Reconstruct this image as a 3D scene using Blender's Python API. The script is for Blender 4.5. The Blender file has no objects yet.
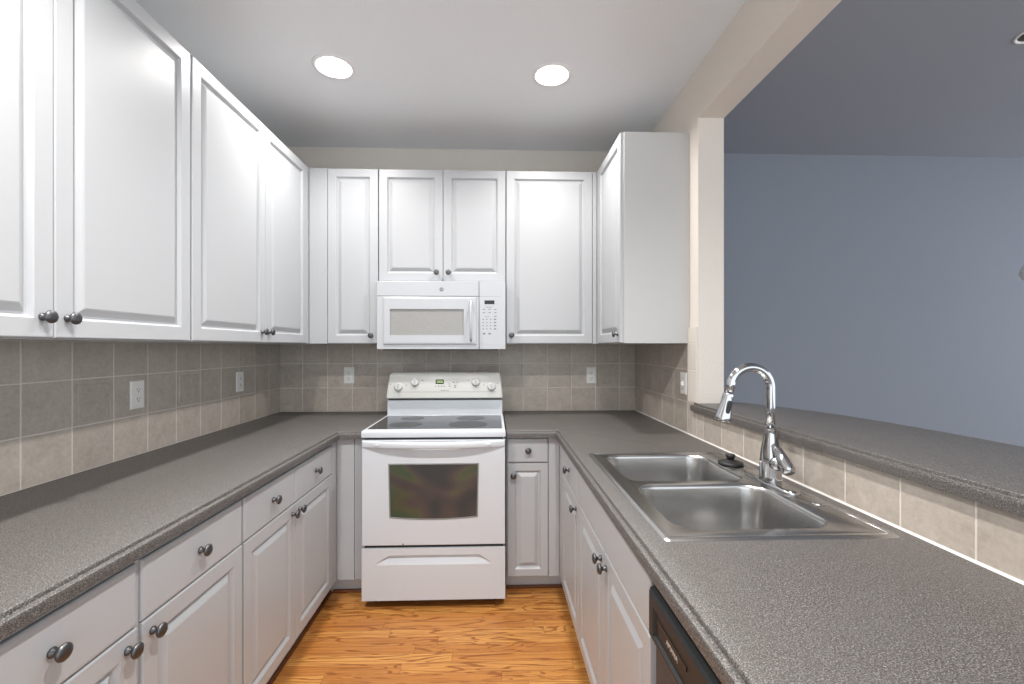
import bpy, bmesh, math, random
from mathutils import Vector, Matrix
from mathutils.geometry import tessellate_polygon
R = random.Random(7)
C = bpy.context.scene.collection
SC = bpy.context.scene

# ------------------------------------------------------------------ camera, world, exposure
XL, XR, YB, ZC = -1.5200, 1.0308, 3.1893, 2.7920       # kitchen walls and ceiling
XW, YJ, ZH = 1.1626, 2.2078, 2.5322                    # far face of dividing wall, jamb, header underside
EYE = 1.371
cam = bpy.data.cameras.new('camera'); cam.sensor_width = 36; cam.lens = 443.0 / 1024 * 36
cam.shift_x = 2.55 / 1024; cam.shift_y = 5.25 / 1024; cam.clip_start = 0.02
co = bpy.data.objects.new('camera', cam); C.objects.link(co)
co.location = (0, 0, EYE); co.rotation_euler = (math.pi / 2, 0, -0.034)
SC.camera = co
w = bpy.data.worlds.new('daylight_fill'); SC.world = w; w.use_nodes = True  # even fill light added from all sides, below the horizon too
bg = w.node_tree.nodes['Background']; bg.inputs[0].default_value = (0.87, 0.94, 1.0, 1); bg.inputs[1].default_value = 1.9
SC.view_settings.view_transform = 'Standard'; SC.view_settings.look = 'None'
SC.view_settings.gamma = 1; SC.view_settings.use_curve_mapping = False
SC.view_settings.exposure = 0.15
SC.cycles.sample_clamp_indirect = 6.0
CAN_WATT = (14.5, 27.0)      # visible pair, pair behind them
CAN_COL = (1.0, 0.975, 0.95)

# ------------------------------------------------------------------ node helpers
def mat(name, col=(.8, .8, .8), rough=.5, metal=0., **kw):
    m = bpy.data.materials.new(name); m.use_nodes = True
    b = m.node_tree.nodes['Principled BSDF']
    b.inputs['Base Color'].default_value = (*col, 1); b.inputs['Roughness'].default_value = rough
    b.inputs['Metallic'].default_value = metal
    for k, v in kw.items(): b.inputs[k.replace('_', ' ')].default_value = v
    return m
class N:
    def __init__(s, m): s.m = m; s.t = m.node_tree; s.b = s.t.nodes['Principled BSDF']
    def new(s, ty, **kw):
        n = s.t.nodes.new(ty)
        for k, v in kw.items(): setattr(n, k, v)
        return n
    def link(s, a, b): s.t.links.new(a, b)
    def put(s, sock, v):
        if hasattr(v, 'links'): s.link(v, sock)
        else: sock.default_value = v
    def coord(s): return s.new('ShaderNodeTexCoord').outputs['Object']
    def geo(s): return s.new('ShaderNodeNewGeometry').outputs['Position']
    def math(s, op, a, b=None, c=None):
        n = s.new('ShaderNodeMath', operation=op); s.put(n.inputs[0], a)
        if b is not None: s.put(n.inputs[1], b)
        if c is not None: s.put(n.inputs[2], c)
        return n.outputs[0]
    def map(s, v, scale=(1, 1, 1), loc=(0, 0, 0)):
        n = s.new('ShaderNodeMapping'); s.link(v, n.inputs[0]); n.inputs['Scale'].default_value = scale; n.inputs['Location'].default_value = loc
        return n.outputs[0]
    def noise(s, v, scale, detail=2, rough=.5, dist=0):
        n = s.new('ShaderNodeTexNoise'); s.link(v, n.inputs['Vector'])
        n.inputs['Scale'].default_value = scale; n.inputs['Detail'].default_value = detail
        n.inputs['Roughness'].default_value = rough; n.inputs['Distortion'].default_value = dist
        return n.outputs['Fac']
    def ramp(s, f, stops):
        n = s.new('ShaderNodeValToRGB'); s.link(f, n.inputs[0]); e = n.color_ramp.elements
        while len(e) < len(stops): e.new(.5)
        for x, (p, c) in zip(e, stops): x.position = p; x.color = (*c, 1) if len(c) == 3 else c
        return n.outputs[0]
    def mix(s, f, a, b, mode='MIX'):
        n = s.new('ShaderNodeMix', data_type='RGBA', blend_type=mode)
        s.put(n.inputs[0], f); 
        for i, v in ((6, a), (7, b)):
            if hasattr(v, 'links'): s.link(v, n.inputs[i])
            else: n.inputs[i].default_value = (*v, 1)
        return n.outputs[2]
    def bump(s, h, strength, dist=.01):
        n = s.new('ShaderNodeBump'); s.link(h, n.inputs['Height']); n.inputs['Strength'].default_value = strength; n.inputs['Distance'].default_value = dist
        s.link(n.outputs[0], s.b.inputs['Normal'])
    def color(s, c): s.link(c, s.b.inputs['Base Color'])

def paint(name, col, rough=.85, bump=.25, scale=160):
    m = mat(name, col, rough); n = N(m); p = n.geo()
    n.bump(n.noise(p, scale, 3, .55), bump, .008); return m
M = {}
M['wall'] = paint('greige wall paint', (.70, .645, .585), .8, .35, 120)
M['ceiling'] = paint('ceiling paint', (.82, .84, .865), .9, .3, 150)
M['blue'] = paint('slate blue wall paint', (.238, .260, .303), .8, .12, 120)
M['bluelift'] = paint('slate blue paint with light added', (.31, .335, .385), .85, .2, 150)  # wall blue made lighter, missing ceiling light put into the colour
M['outside'] = mat('outer plaster', (.5, .5, .5), .9)
M['cab'] = mat('white thermofoil', (.445, .455, .468), .36)
n = N(M['cab']); n.bump(n.noise(n.geo(), 60, 2), .03, .002)
M['side'] = mat('cabinet side laminate', (.52, .515, .505), .42)
M['inside'] = mat('cabinet inside board', (.55, .52, .47), .7)
M['toe'] = mat('toe kick board', (.60, .62, .64), .5)
M['bulb'] = None
# laminate worktop: fine grey and brown speckle
m = M['lam'] = mat('speckled grey laminate', (.2, .19, .18), .42); n = N(m); p = n.geo()
f1 = n.noise(p, 420, 3, .75); f2 = n.noise(n.map(p, loc=(3, 7, 2)), 230, 2, .7)
c1 = n.ramp(f1, [(.36, (.020, .017, .015)), (.46, (.074, .068, .064)), (.55, (.118, .111, .107)), (.66, (.34, .33, .32))])
c2 = n.ramp(f2, [(.38, (.75, .70, .66)), (.6, (1.08, 1.08, 1.08))])
n.color(n.mix(1.0, c1, c2, 'MULTIPLY')); n.bump(f1, .04, .001)
# ceramic tile
def tile_mat(name, relief=False):
    m = mat(name, (.4, .36, .31), .42); n = N(m); p = n.geo()
    at = n.new('ShaderNodeAttribute', attribute_name='rnd', attribute_type='GEOMETRY').outputs['Fac']
    a = n.noise(p, 14, 5, .65, .6); b = n.noise(n.map(p, loc=(5, 1, 9)), 70, 4, .6)
    base = n.ramp(a, [(.30, (.335, .288, .242)), (.5, (.43, .378, .325)), (.70, (.52, .465, .41))])
    base = n.mix(.5, base, n.ramp(b, [(.3, (.36, .315, .27)), (.7, (.50, .45, .395))]))
    v = n.math('MULTIPLY_ADD', at, .14, .97)
    cb = n.new('ShaderNodeCombineColor'); [n.link(v, cb.inputs[i]) for i in range(3)]
    n.color(n.mix(1.0, base, cb.outputs[0], 'MULTIPLY'))
    if relief:
        h = n.noise(p, 24, 0, .3, 3.0); h = n.ramp(h, [(.40, (0, 0, 0)), (.5, (1, 1, 1)), (.60, (0, 0, 0))])
        n.bump(h, .45, .004)
    else: n.bump(n.noise(p, 45, 3), .12, .003)
    return m
M['tile'] = tile_mat('mottled ceramic tile'); M['relief'] = tile_mat('scroll relief ceramic tile', True)
M['grout'] = paint('pale grout', (.66, .61, .55), .9, .2, 300)
M['caulk'] = mat('white caulk', (.62, .60, .57), .5)
M['paletile'] = paint('pale bullnose tile', (.66, .60, .535), .5, .15, 60)
# oak strip floor, boards run along x
m = M['oak'] = mat('honey oak strip floor', (.5, .25, .08), .33); n = N(m); p = n.geo()
sx = n.new('ShaderNodeSeparateXYZ'); n.link(p, sx.inputs[0]); X, Y = sx.outputs[0], sx.outputs[1]
v = n.math('DIVIDE', n.math('ADD', Y, 10.0), .0585); row = n.math('FLOOR', v); fv = n.math('FRACT', v)
def wn(a, b=None):
    w_ = n.new('ShaderNodeTexWhiteNoise', noise_dimensions='2D'); cc = n.new('ShaderNodeCombineXYZ'); n.put(cc.inputs[0], a)
    if b is not None: n.put(cc.inputs[1], b)
    n.link(cc.outputs[0], w_.inputs['Vector']); return w_.outputs['Value']
u = n.math('ADD', n.math('DIVIDE', n.math('ADD', X, 20.0), .74), n.math('MULTIPLY', wn(row), 7.3)); cell = n.math('FLOOR', u); fu = n.math('FRACT', u)
rnd = wn(row, cell)
cb = n.new('ShaderNodeCombineXYZ'); n.link(n.math('MULTIPLY', X, 1.5), cb.inputs[0]); n.link(n.math('MULTIPLY', Y, 15.0), cb.inputs[1]); n.link(n.math('MULTIPLY', rnd, 37.0), cb.inputs[2])
big = n.noise(cb.outputs[0], 1.0, 2, .5, .6)
ring = n.math('SINE', n.math('MULTIPLY', big, 62.0)); ring = n.ramp(ring, [(.50, (0, 0, 0)), (.93, (1, 1, 1))])
cb2 = n.new('ShaderNodeCombineXYZ'); n.link(n.math('MULTIPLY', X, 5.0), cb2.inputs[0]); n.link(n.math('MULTIPLY', Y, 210.0), cb2.inputs[1]); n.link(n.math('MULTIPLY', rnd, 11.0), cb2.inputs[2])
fine = n.noise(cb2.outputs[0], 1.0, 3, .6)
tone = n.ramp(rnd, [(0, (.36, .132, .028)), (.35, (.46, .205, .050)), (.65, (.54, .265, .070)), (1, (.41, .165, .036))])
c = n.mix(n.math('MULTIPLY', ring, .85), tone, (.20, .058, .010))
c = n.mix(n.math('MULTIPLY', n.ramp(fine, [(.46, (0, 0, 0)), (.62, (1, 1, 1))]), .60), c, (.27, .095, .020))
seam = n.math('MAXIMUM', n.math('LESS_THAN', fv, .022), n.math('LESS_THAN', fu, .0022))
c = n.mix(n.math('MULTIPLY', seam, .75), c, (.10, .036, .012)); n.color(c)
n.bump(n.math('SUBTRACT', n.math('MULTIPLY', fine, .2), seam), .12, .002)
M['shoe'] = mat('dark oak shoe moulding and toe shade', (.16, .055, .02), .45)
# metals, enamel, plastic, glass
def brushed(name, col, rough, sc, strength=.05):
    m = mat(name, col, rough, 1.0); n = N(m); f = n.noise(n.map(n.geo(), sc), 1.0, 2, .5)
    n.link(n.math('MULTIPLY_ADD', f, .06, rough - .03), n.b.inputs['Roughness']); return m
M['steel'] = brushed('brushed stainless steel', (.52, .515, .505), .25, (40, 600, 40), .0025)
M['chrome'] = mat('polished chrome', (.52, .52, .53), .07, 1.0)
M['pewter'] = brushed('aged pewter', (.13, .13, .135), .42, (300, 300, 300), .03)
M['enamel'] = mat('white range enamel', (.60, .63, .665), .18)
M['mwshell'] = mat('white microwave shell', (.48, .495, .515), .25)
M['bisque'] = mat('off white control plastic', (.50, .50, .475), .32)
M['black'] = mat('black plastic', (.012, .012, .012), .38)
M['rubber'] = mat('black rubber', (.014, .014, .015), .5)
M['dw'] = brushed('charcoal dishwasher plastic', (.014, .016, .018), .48, (100, 100, 100), .02)
M['dw'].node_tree.nodes['Principled BSDF'].inputs['Metallic'].default_value = 0.0
M['dwdoor'] = brushed('grey brown steel door', (.14, .145, .155), .6, (60, 60, 900))
M['silver'] = mat('silver lettering', (.75, .75, .75), .3, .6)
M['keyink'] = mat('grey printed keys', (.14, .14, .14), .5)
M['greyline'] = mat('shadow seam grey', (.22, .22, .22), .6)
M['dispglass'] = mat('black display glass', (.008, .008, .008), .35)
M['clock'] = mat('dark green clock glass', (.012, .022, .006), .15)
M['digits'] = mat('lit clock digits', (.3, .4, .15), .5); M['digits'].node_tree.nodes['Principled BSDF'].inputs['Emission Color'].default_value = (.55, .72, .34, 1); M['digits'].node_tree.nodes['Principled BSDF'].inputs['Emission Strength'].default_value = .8
m = M['ceran'] = mat('black ceramic cooktop glass', (.03, .03, .031), .09); n = N(m)
sp = n.noise(n.geo(), 700, 1, .5); n.color(n.ramp(sp, [(.60, (.022, .022, .023)), (.72, (.10, .10, .10))]))
M['burner'] = mat('printed burner disc', (.022, .021, .02), .30)
m = M['ovenglass'] = mat('coated glass with painted reflections', (.05, .06, .05), .10); n = N(m)  # room reflections and iridescence painted into the glass colour
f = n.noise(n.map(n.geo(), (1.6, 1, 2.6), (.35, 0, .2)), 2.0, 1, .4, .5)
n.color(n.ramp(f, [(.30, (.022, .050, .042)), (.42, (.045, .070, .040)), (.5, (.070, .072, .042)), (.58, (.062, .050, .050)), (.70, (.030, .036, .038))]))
m = M['mwglass'] = mat('grey microwave window mesh', (.33, .325, .30), .30); n = N(m)
vd = n.new('ShaderNodeTexVoronoi'); n.link(n.geo(), vd.inputs['Vector']); vd.inputs['Scale'].default_value = 420
n.color(n.ramp(vd.outputs['Distance'], [(.2, (.21, .207, .195)), (.5, (.33, .325, .31))]))
M['plate'] = mat('white outlet plastic', (.80, .79, .76), .35)
M['slot'] = mat('dark outlet slots', (.04, .035, .03), .6)
M['glassy'] = mat('white glass shade', (.85, .84, .80), .25)
M['bronze'] = mat('dark bronze', (.05, .045, .035), .4, .8)
M['trimw'] = mat('white can trim', (.80, .80, .80), .5)
M['baffle'] = mat('white can baffle', (.86, .85, .82), .45)
M['darkcan'] = mat('grey green can reflector', (.16, .17, .14), .4, .3)
m = M['lens'] = mat('lit lamp lens', (.9, .9, .9), .4); b = m.node_tree.nodes['Principled BSDF']
b.inputs['Emission Color'].default_value = (1, .97, .92, 1); b.inputs['Emission Strength'].default_value = 5.0

# ------------------------------------------------------------------ geometry helpers
def bm_(): return bmesh.new()
def loft(bm, loops, cap0=True, cap1=True, mi=0, closed=True, smooth=False):
    L = [[bm.verts.new(p) for p in lp] for lp in loops]; n_ = len(L[0]); fs = []
    for a, b in zip(L, L[1:]):
        for i in range(n_ if closed else n_ - 1):
            j = (i + 1) % n_
            try: f = bm.faces.new((a[i], a[j], b[j], b[i])); f.material_index = mi; f.smooth = smooth; fs.append(f)
            except ValueError: pass
    for flag, lp in ((cap0, L[0]), (cap1, L[-1])):
        if flag:
            f = bm.faces.new(lp); f.material_index = mi; fs.append(f)
    return fs
def box(bm, x0, x1, y0, y1, z0, z1, bev=0., mi=0, seg=2):
    vs = [bm.verts.new((x, y, z)) for x in (x0, x1) for y in (y0, y1) for z in (z0, z1)]
    fs = [bm.faces.new([vs[i] for i in q]) for q in ((0, 1, 3, 2), (4, 6, 7, 5), (0, 4, 5, 1), (2, 3, 7, 6), (0, 2, 6, 4), (1, 5, 7, 3))]
    for f in fs: f.material_index = mi
    if bev:
        es = list({e for f in fs for e in f.edges})
        bmesh.ops.bevel(bm, geom=es, offset=bev, segments=seg, profile=.5, affect='EDGES', clamp_overlap=True)
def rect(u0, u1, v0, v1, ins, w_, mp): return [mp(u0 + ins, v0 + ins, w_), mp(u1 - ins, v0 + ins, w_), mp(u1 - ins, v1 - ins, w_), mp(u0 + ins, v1 - ins, w_)]
def circle(c, r, n_, ax=2, ry=None):
    out = []
    for i in range(n_):
        a = 2 * math.pi * i / n_; p = [0, 0, 0]; k = [j for j in range(3) if j != ax]
        p[k[0]] = r * math.cos(a); p[k[1]] = (ry or r) * math.sin(a)
        out.append(tuple(c[j] + p[j] for j in range(3)))
    return out
def lathe(bm, prof, n_=32, c=(0, 0, 0), cap0=True, cap1=True, mi=0, smooth=True):
    return loft(bm, [circle((c[0], c[1], c[2] + z), max(r, 1e-4), n_) for r, z in prof], cap0, cap1, mi, True, smooth)
def tube(bm, pts, rad, n_=16, cap=True, mi=0):
    pts = [Vector(p) for p in pts]; loops = []; nrm = None
    for i, p in enumerate(pts):
        t = (pts[min(i + 1, len(pts) - 1)] - pts[max(i - 1, 0)]).normalized()
        if nrm is None: nrm = t.orthogonal().normalized()
        nrm = (nrm - t * nrm.dot(t)).normalized(); bn = t.cross(nrm)
        r = rad[i] if isinstance(rad, (list, tuple)) else rad
        loops.append([tuple(p + nrm * (r * math.cos(2 * math.pi * k / n_)) + bn * (r * math.sin(2 * math.pi * k / n_))) for k in range(n_)])
    loft(bm, loops, cap, cap, mi, True, True)
def finish(name, bm, mats, parent=None, base=None, smooth_angle=None):
    bmesh.ops.remove_doubles(bm, verts=bm.verts, dist=1e-6)
    bmesh.ops.recalc_face_normals(bm, faces=bm.faces)
    off = Vector((0, 0, 0))
    if parent is not None:
        q = parent
        while q is not None: off += q.location; q = q.parent
    elif base is not None: off = Vector(base)
    bmesh.ops.translate(bm, verts=bm.verts, vec=-off)
    me = bpy.data.meshes.new(name); bm.to_mesh(me); bm.free()
    for m_ in (mats if isinstance(mats, (list, tuple)) else [mats]): me.materials.append(m_)
    o = bpy.data.objects.new(name, me); C.objects.link(o)
    if parent is not None: o.parent = parent
    elif base is not None: o.location = base
    if smooth_angle is not None:
        for p_ in me.polygons: p_.use_smooth = True
        me.set_sharp_from_angle(angle=smooth_angle)
    return o
def thing(name, label, cat, loc, group=None):
    o = bpy.data.objects.new(name, None); C.objects.link(o); o.location = loc; o.empty_display_size = .05
    o['label'] = label; o['category'] = cat
    if group: o['group'] = group
    return o
def tag(o, label, cat, group=None):
    o['label'] = label; o['category'] = cat
    if group: o['group'] = group
    return o
def struct(name, bm, mats, **k):
    o = finish(name, bm, mats, **k); o['kind'] = 'structure'; return o
def text_part(name, s, size, mtx, m_, parent, depth=.0006):
    cu = bpy.data.curves.new(name, 'FONT'); cu.body = s; cu.size = size; cu.align_x = 'CENTER'; cu.align_y = 'CENTER'; cu.extrude = depth
    tmp = bpy.data.objects.new(name, cu); C.objects.link(tmp)
    dg = bpy.context.evaluated_depsgraph_get(); me = bpy.data.meshes.new_from_object(tmp.evaluated_get(dg))
    bpy.data.objects.remove(tmp); me.materials.clear(); me.materials.append(m_)
    off = Vector((0, 0, 0)); q = parent
    while q is not None: off += q.location; q = q.parent
    me.transform(Matrix.Translation(-off) @ mtx)
    o = bpy.data.objects.new(name, me); C.objects.link(o); o.parent = parent; return o
# axis maps: (u along wall, v up, w out of the face)
def face_px(x): return lambda u, v, w_: (x + w_, u, v)      # faces +x
def face_nx(x): return lambda u, v, w_: (x - w_, u, v)      # faces -x
def face_ny(y): return lambda u, v, w_: (u, y - w_, v)      # faces -y

def holes_poly(bm, outer, holes, z, mi=0, flip=False):
    polys = [[Vector((x, y, 0)) for x, y in outer]] + [[Vector((x, y, 0)) for x, y in h] for h in holes]
    allv = [bm.verts.new((v.x, v.y, z)) for pl in polys for v in pl]
    for t in tessellate_polygon(polys):
        try: f = bm.faces.new([allv[i] for i in t]); f.material_index = mi
        except ValueError: pass
    return allv

# ------------------------------------------------------------------ setting
bm = bm_(); box(bm, XL - .1, 5.2, -1.9, YB + .1, -.05, 0); struct('floor', bm, M['oak'])  # ends early out of view so world light from below reaches the ceiling
bm = bm_(); box(bm, XL - .1, XL, -1.8, YB, 0, ZC); struct('wall_left', bm, M['wall'])
bm = bm_(); box(bm, XL - .1, XR, YB, YB + .1, 0, ZC); struct('wall_back', bm, M['wall'])
bm = bm_(); box(bm, XR, 6.2, YB, YB + .1, 0, ZC); struct('wall_dining', bm, M['blue'])
# dividing wall with its pass-through opening, an extruded outline in the y-z plane
bm = bm_(); YE = -.45
ol = [(YE, 0), (YB, 0), (YB, ZC), (-1.3, ZC), (-1.3, ZH), (YJ, ZH), (YJ, 1.0475), (YE, 1.0475)]
tri = tessellate_polygon([[Vector((y, z, 0)) for y, z in ol]])
A = [bm.verts.new((XR, y, z)) for y, z in ol]; B = [bm.verts.new((XW, y, z)) for y, z in ol]
for t in tri:
    bm.faces.new([A[i] for i in t]); f = bm.faces.new([B[i] for i in t]); f.material_index = 1
for i in range(len(ol)):
    j = (i + 1) % len(ol); bm.faces.new((A[i], A[j], B[j], B[i]))
struct('wall_right', bm, [M['wall'], M['blue']])
# ceilings with the round openings for the cans
CANS = [(-.813, 2.275), (.300, 2.303), (-.813, .72), (.300, .72)]
bm = bm_(); cir = lambda c_, r_: [(c_[0] + r_ * math.cos(-k * math.pi / 16), c_[1] + r_ * math.sin(-k * math.pi / 16)) for k in range(32)]
holes_poly(bm, [(XL, -1.8), (XW, -1.8), (XW, YB), (XL, YB)], [cir(c_, .086) for c_ in CANS], ZC)
struct('ceiling', bm, M['ceiling'])
DC = (2.448, 1.925)
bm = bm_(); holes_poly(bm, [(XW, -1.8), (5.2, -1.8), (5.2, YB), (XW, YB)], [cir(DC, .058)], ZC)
struct('ceiling_dining', bm, M['bluelift'])
# roof slab above both, keeps the sky out
bm = bm_(); box(bm, XL - .1, 5.2, -1.8, YB + .1, ZC + .16, ZC + .22); struct('trim_1', bm, M['outside'])

# ------------------------------------------------------------------ recessed lights
def can(c_, label, cat='recessed light', lit=True, group=None):
    t = thing('recessed_light', label, cat, (c_[0], c_[1], ZC), group)
    cc = (c_[0], c_[1], ZC); ro = .104 if lit else .068; ri = .086 if lit else .058
    bm = bm_(); lathe(bm, [(ri - .004, .001), (ri - .003, -.004), (ro - .006, -.006), (ro, -.001), (ro, -.0001), (ri - .004, -.0001)], 48, cc, False, False)
    finish('trim_ring', bm, M['trimw'] if lit else M['trimw'], t)
    bm = bm_()
    if lit: pr_ = [(ri - .003, 0), (ri - .006, .006), (ri - .020, .034), (ri - .022, .045)]
    else: pr_ = [(.056, 0), (.054, .015), (.056, .018), (.052, .034), (.054, .038), (.050, .056), (.052, .060), (.048, .075)]
    lathe(bm, pr_, 48, cc, False, False); finish('baffle', bm, M['baffle'] if lit else M['darkcan'], t)
    bm = bm_()
    if lit:
        lathe(bm, [(.001, .040), (.045, .041), (.064, .044), (.064, .05), (.001, .05)], 48, cc, True, True)
        finish('lens', bm, M['lens'], t)
        ld = bpy.data.lights.new('lamp', 'AREA'); ld.shape = 'DISK'; ld.size = .10; ld.spread = math.radians(150); ld.energy = CAN_WATT[0 if c_[1] > 1.5 else 1]; ld.color = CAN_COL
        lo = bpy.data.objects.new('lamp', ld); C.objects.link(lo); lo.parent = t; lo.location = (0, 0, .038)
    else:
        lathe(bm, [(.001, .030), (.02, .033), (.030, .044), (.032, .060), (.048, .0755), (.001, .0755)], 32, cc, True, True)
        finish('bulb', bm, M['glassy'], t)
    return t
can(CANS[0], 'lit recessed ceiling light, left of the two, above left cabinets')
can(CANS[1], 'lit recessed ceiling light, right of the two, nearer the pass-through')
can(CANS[2], 'recessed ceiling light behind the camera on the left cabinet side')
can(CANS[3], 'recessed ceiling light behind the camera on the sink side')
can(DC, 'unlit round fixture in the slate blue ceiling beyond the pass-through', lit=False)

# ------------------------------------------------------------------ cabinets
KNOB_PROF = [(.0095, 0), (.0105, .002), (.0095, .005), (.0058, .009), (.0055, .014), (.0085, .0165), (.0150, .0195), (.0172, .023), (.0165, .0265), (.0125, .0295), (.0065, .031)]
def knob(parent, pos, axis):
    bm = bm_(); lathe(bm, KNOB_PROF, 28)
    z = Vector((0, 0, 1)); q = z.rotation_difference(Vector(axis)); bm.transform(Matrix.Translation(Vector(pos)) @ q.to_matrix().to_4x4())
    return finish('knob', bm, M['pewter'], parent)
T = .020
def door(parent, mp, u0, u1, v0, v1, name='door', frame=.050, knobat=None, axis=None):
    bm = bm_(); f = frame
    loops = [rect(u0, u1, v0, v1, i, w_, mp) for i, w_ in ((0, .0005), (0, T - .003), (.0012, T - .0008), (.0035, T), (f, T), (f + .003, T - .0026), (f + .009, T - .0115), (f + .014, T - .0125), (f + .032, T - .0020), (f + .037, T - .0004))]
    loft(bm, loops); o = finish(name, bm, M['cab'], parent)
    if knobat: knob(o, mp(knobat[0], knobat[1], T), axis)
    return o
def drawer(parent, mp, u0, u1, v0, v1, knobat=None, axis=None, name='drawer_front'):
    bm = bm_()
    loops = [rect(u0, u1, v0, v1, i, w_, mp) for i, w_ in ((0, .0005), (0, T - .005), (.0015, T - .0025), (.005, T - .0006), (.010, T))]
    loft(bm, loops); o = finish(name, bm, M['cab'], parent)
    if knobat: knob(o, mp(knobat[0], knobat[1], T), axis)
    return o
def carcass(parent, x0, x1, y0, y1, z0, z1, open_top=False, toe=None, mi='cab', wt=.016, open_side=None):
    """thin-walled box; toe = (side, depth, height)"""
    bm = bm_()
    box(bm, x0, x0 + wt, y0, y1, z0, z1); box(bm, x1 - wt, x1, y0, y1, z0, z1)
    box(bm, x0 + wt, x1 - wt, y0, y0 + wt, z0, z1); box(bm, x0 + wt, x1 - wt, y1 - wt, y1, z0, z1)
    box(bm, x0 + wt, x1 - wt, y0 + wt, y1 - wt, z0, z0 + wt)
    if not open_top: box(bm, x0 + wt, x1 - wt, y0 + wt, y1 - wt, z1 - wt, z1)
    return finish('carcass', bm, M[mi], parent)

ZB, ZT = 1.392, 2.504                                    # wall cabinets bottom and top
XU, XV, YU = -1.169, .661, 2.8366                        # door faces: left run, right cabinet, back run
G = .0015
# left wall cabinets
mpl = face_px(XU - T)
t = thing('wall_cabinet', 'white two-door wall cabinet on the left wall, farther one, reaching the corner', 'cabinet', (XL, 2.47, ZB))
carcass(t, XL + .0005, XU - T, 1.753, YB - .0005, ZB, ZT)
door(t, mpl, 2.303 + G, 2.800, ZB + .004, ZT - .002, knobat=(2.336, 1.449), axis=(1, 0, 0))
bm = bm_(); box(bm, XU - T + .0005, XU - .001, 2.8025, YU - .0005, ZB + .002, ZT - .002, .001); finish('filler_strip', bm, M['cab'], t)
door(t, mpl, 1.757, 2.303 - G, ZB + .004, ZT - .002, knobat=(2.270, 1.449), axis=(1, 0, 0))
t = thing('wall_cabinet', 'tall white wall cabinet nearest the camera on the left wall, two doors', 'cabinet', (XL, 1.2, ZB))
carcass(t, XL + .0005, XU - T, .655, 1.751, ZB, ZT)
door(t, mpl, 1.2185 + G, 1.747, ZB + .004, ZT - .002, knobat=(1.253, 1.450), axis=(1, 0, 0))
door(t, mpl, .660, 1.2185 - G, ZB + .004, ZT - .002, knobat=(1.186, 1.450), axis=(1, 0, 0))
# back wall cabinets
mpb = face_ny(YU + T)
t = thing('wall_cabinet', 'narrow white single-door wall cabinet on the back wall left of the microwave', 'cabinet', (-.9, YB, ZB))
carcass(t, XU + .001, -.736, YU + T, YB - .0005, ZB, ZT)
bm = bm_(); box(bm, XU + .001, -1.056, YU + .001, YU + T - .0005, ZB + .002, ZT - .002, .001); finish('filler_strip', bm, M['cab'], t)
door(t, mpb, -1.053, -.738, ZB + .004, ZT - .002, knobat=(-.779, 1.446), axis=(0, -1, 0))
t = thing('wall_cabinet', 'short white two-door wall cabinet directly above the microwave', 'cabinet', (-.33, YB, 1.787))
carcass(t, -.734, .0725, YU + T, YB - .0005, 1.787, ZT)
door(t, mpb, -.732, -.327 - G, 1.792, ZT - .002, knobat=(-.367, 1.846), axis=(0, -1, 0))
door(t, mpb, -.327 + G, .071, 1.792, ZT - .002, knobat=(-.291, 1.846), axis=(0, -1, 0))
t = thing('wall_cabinet', 'white single-door wall cabinet on the back wall right of the microwave', 'cabinet', (.35, YB, ZB))
carcass(t, .0745, XV + .0005, YU + T, YB - .0005, ZB, ZT)
door(t, mpb, .077, .631, ZB + .004, ZT - .002, knobat=(.1097, 1.449), axis=(0, -1, 0))
bm = bm_(); box(bm, .634, XV - .001, YU + .002, YU + T - .0005, ZB + .002, ZT - .002, .001); finish('filler_strip', bm, M['cab'], t)
# right wall cabinet with its exposed end panel
t = thing('wall_cabinet', 'white wall cabinet on the right with a broad plain end panel beside the opening', 'cabinet', (.85, 2.7, ZB))
carcass(t, XV + T, XR - .0005, 2.312, YB - .0005, ZB, ZT, mi='side')
bm = bm_(); box(bm, XV + T, XR - .0005, 2.3055, 2.3115, ZB, ZT, .001); finish('end_panel', bm, M['side'], t)
bm = bm_(); box(bm, XV + .001, XV + T - .0005, 2.8025, YU - .0005, ZB + .002, ZT - .002, .001); finish('filler_strip', bm, M['cab'], t)
door(t, face_nx(XV + T), 2.312, 2.800, ZB + .004, ZT - .002, knobat=(2.352, 1.442), axis=(-1, 0, 0))

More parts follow.
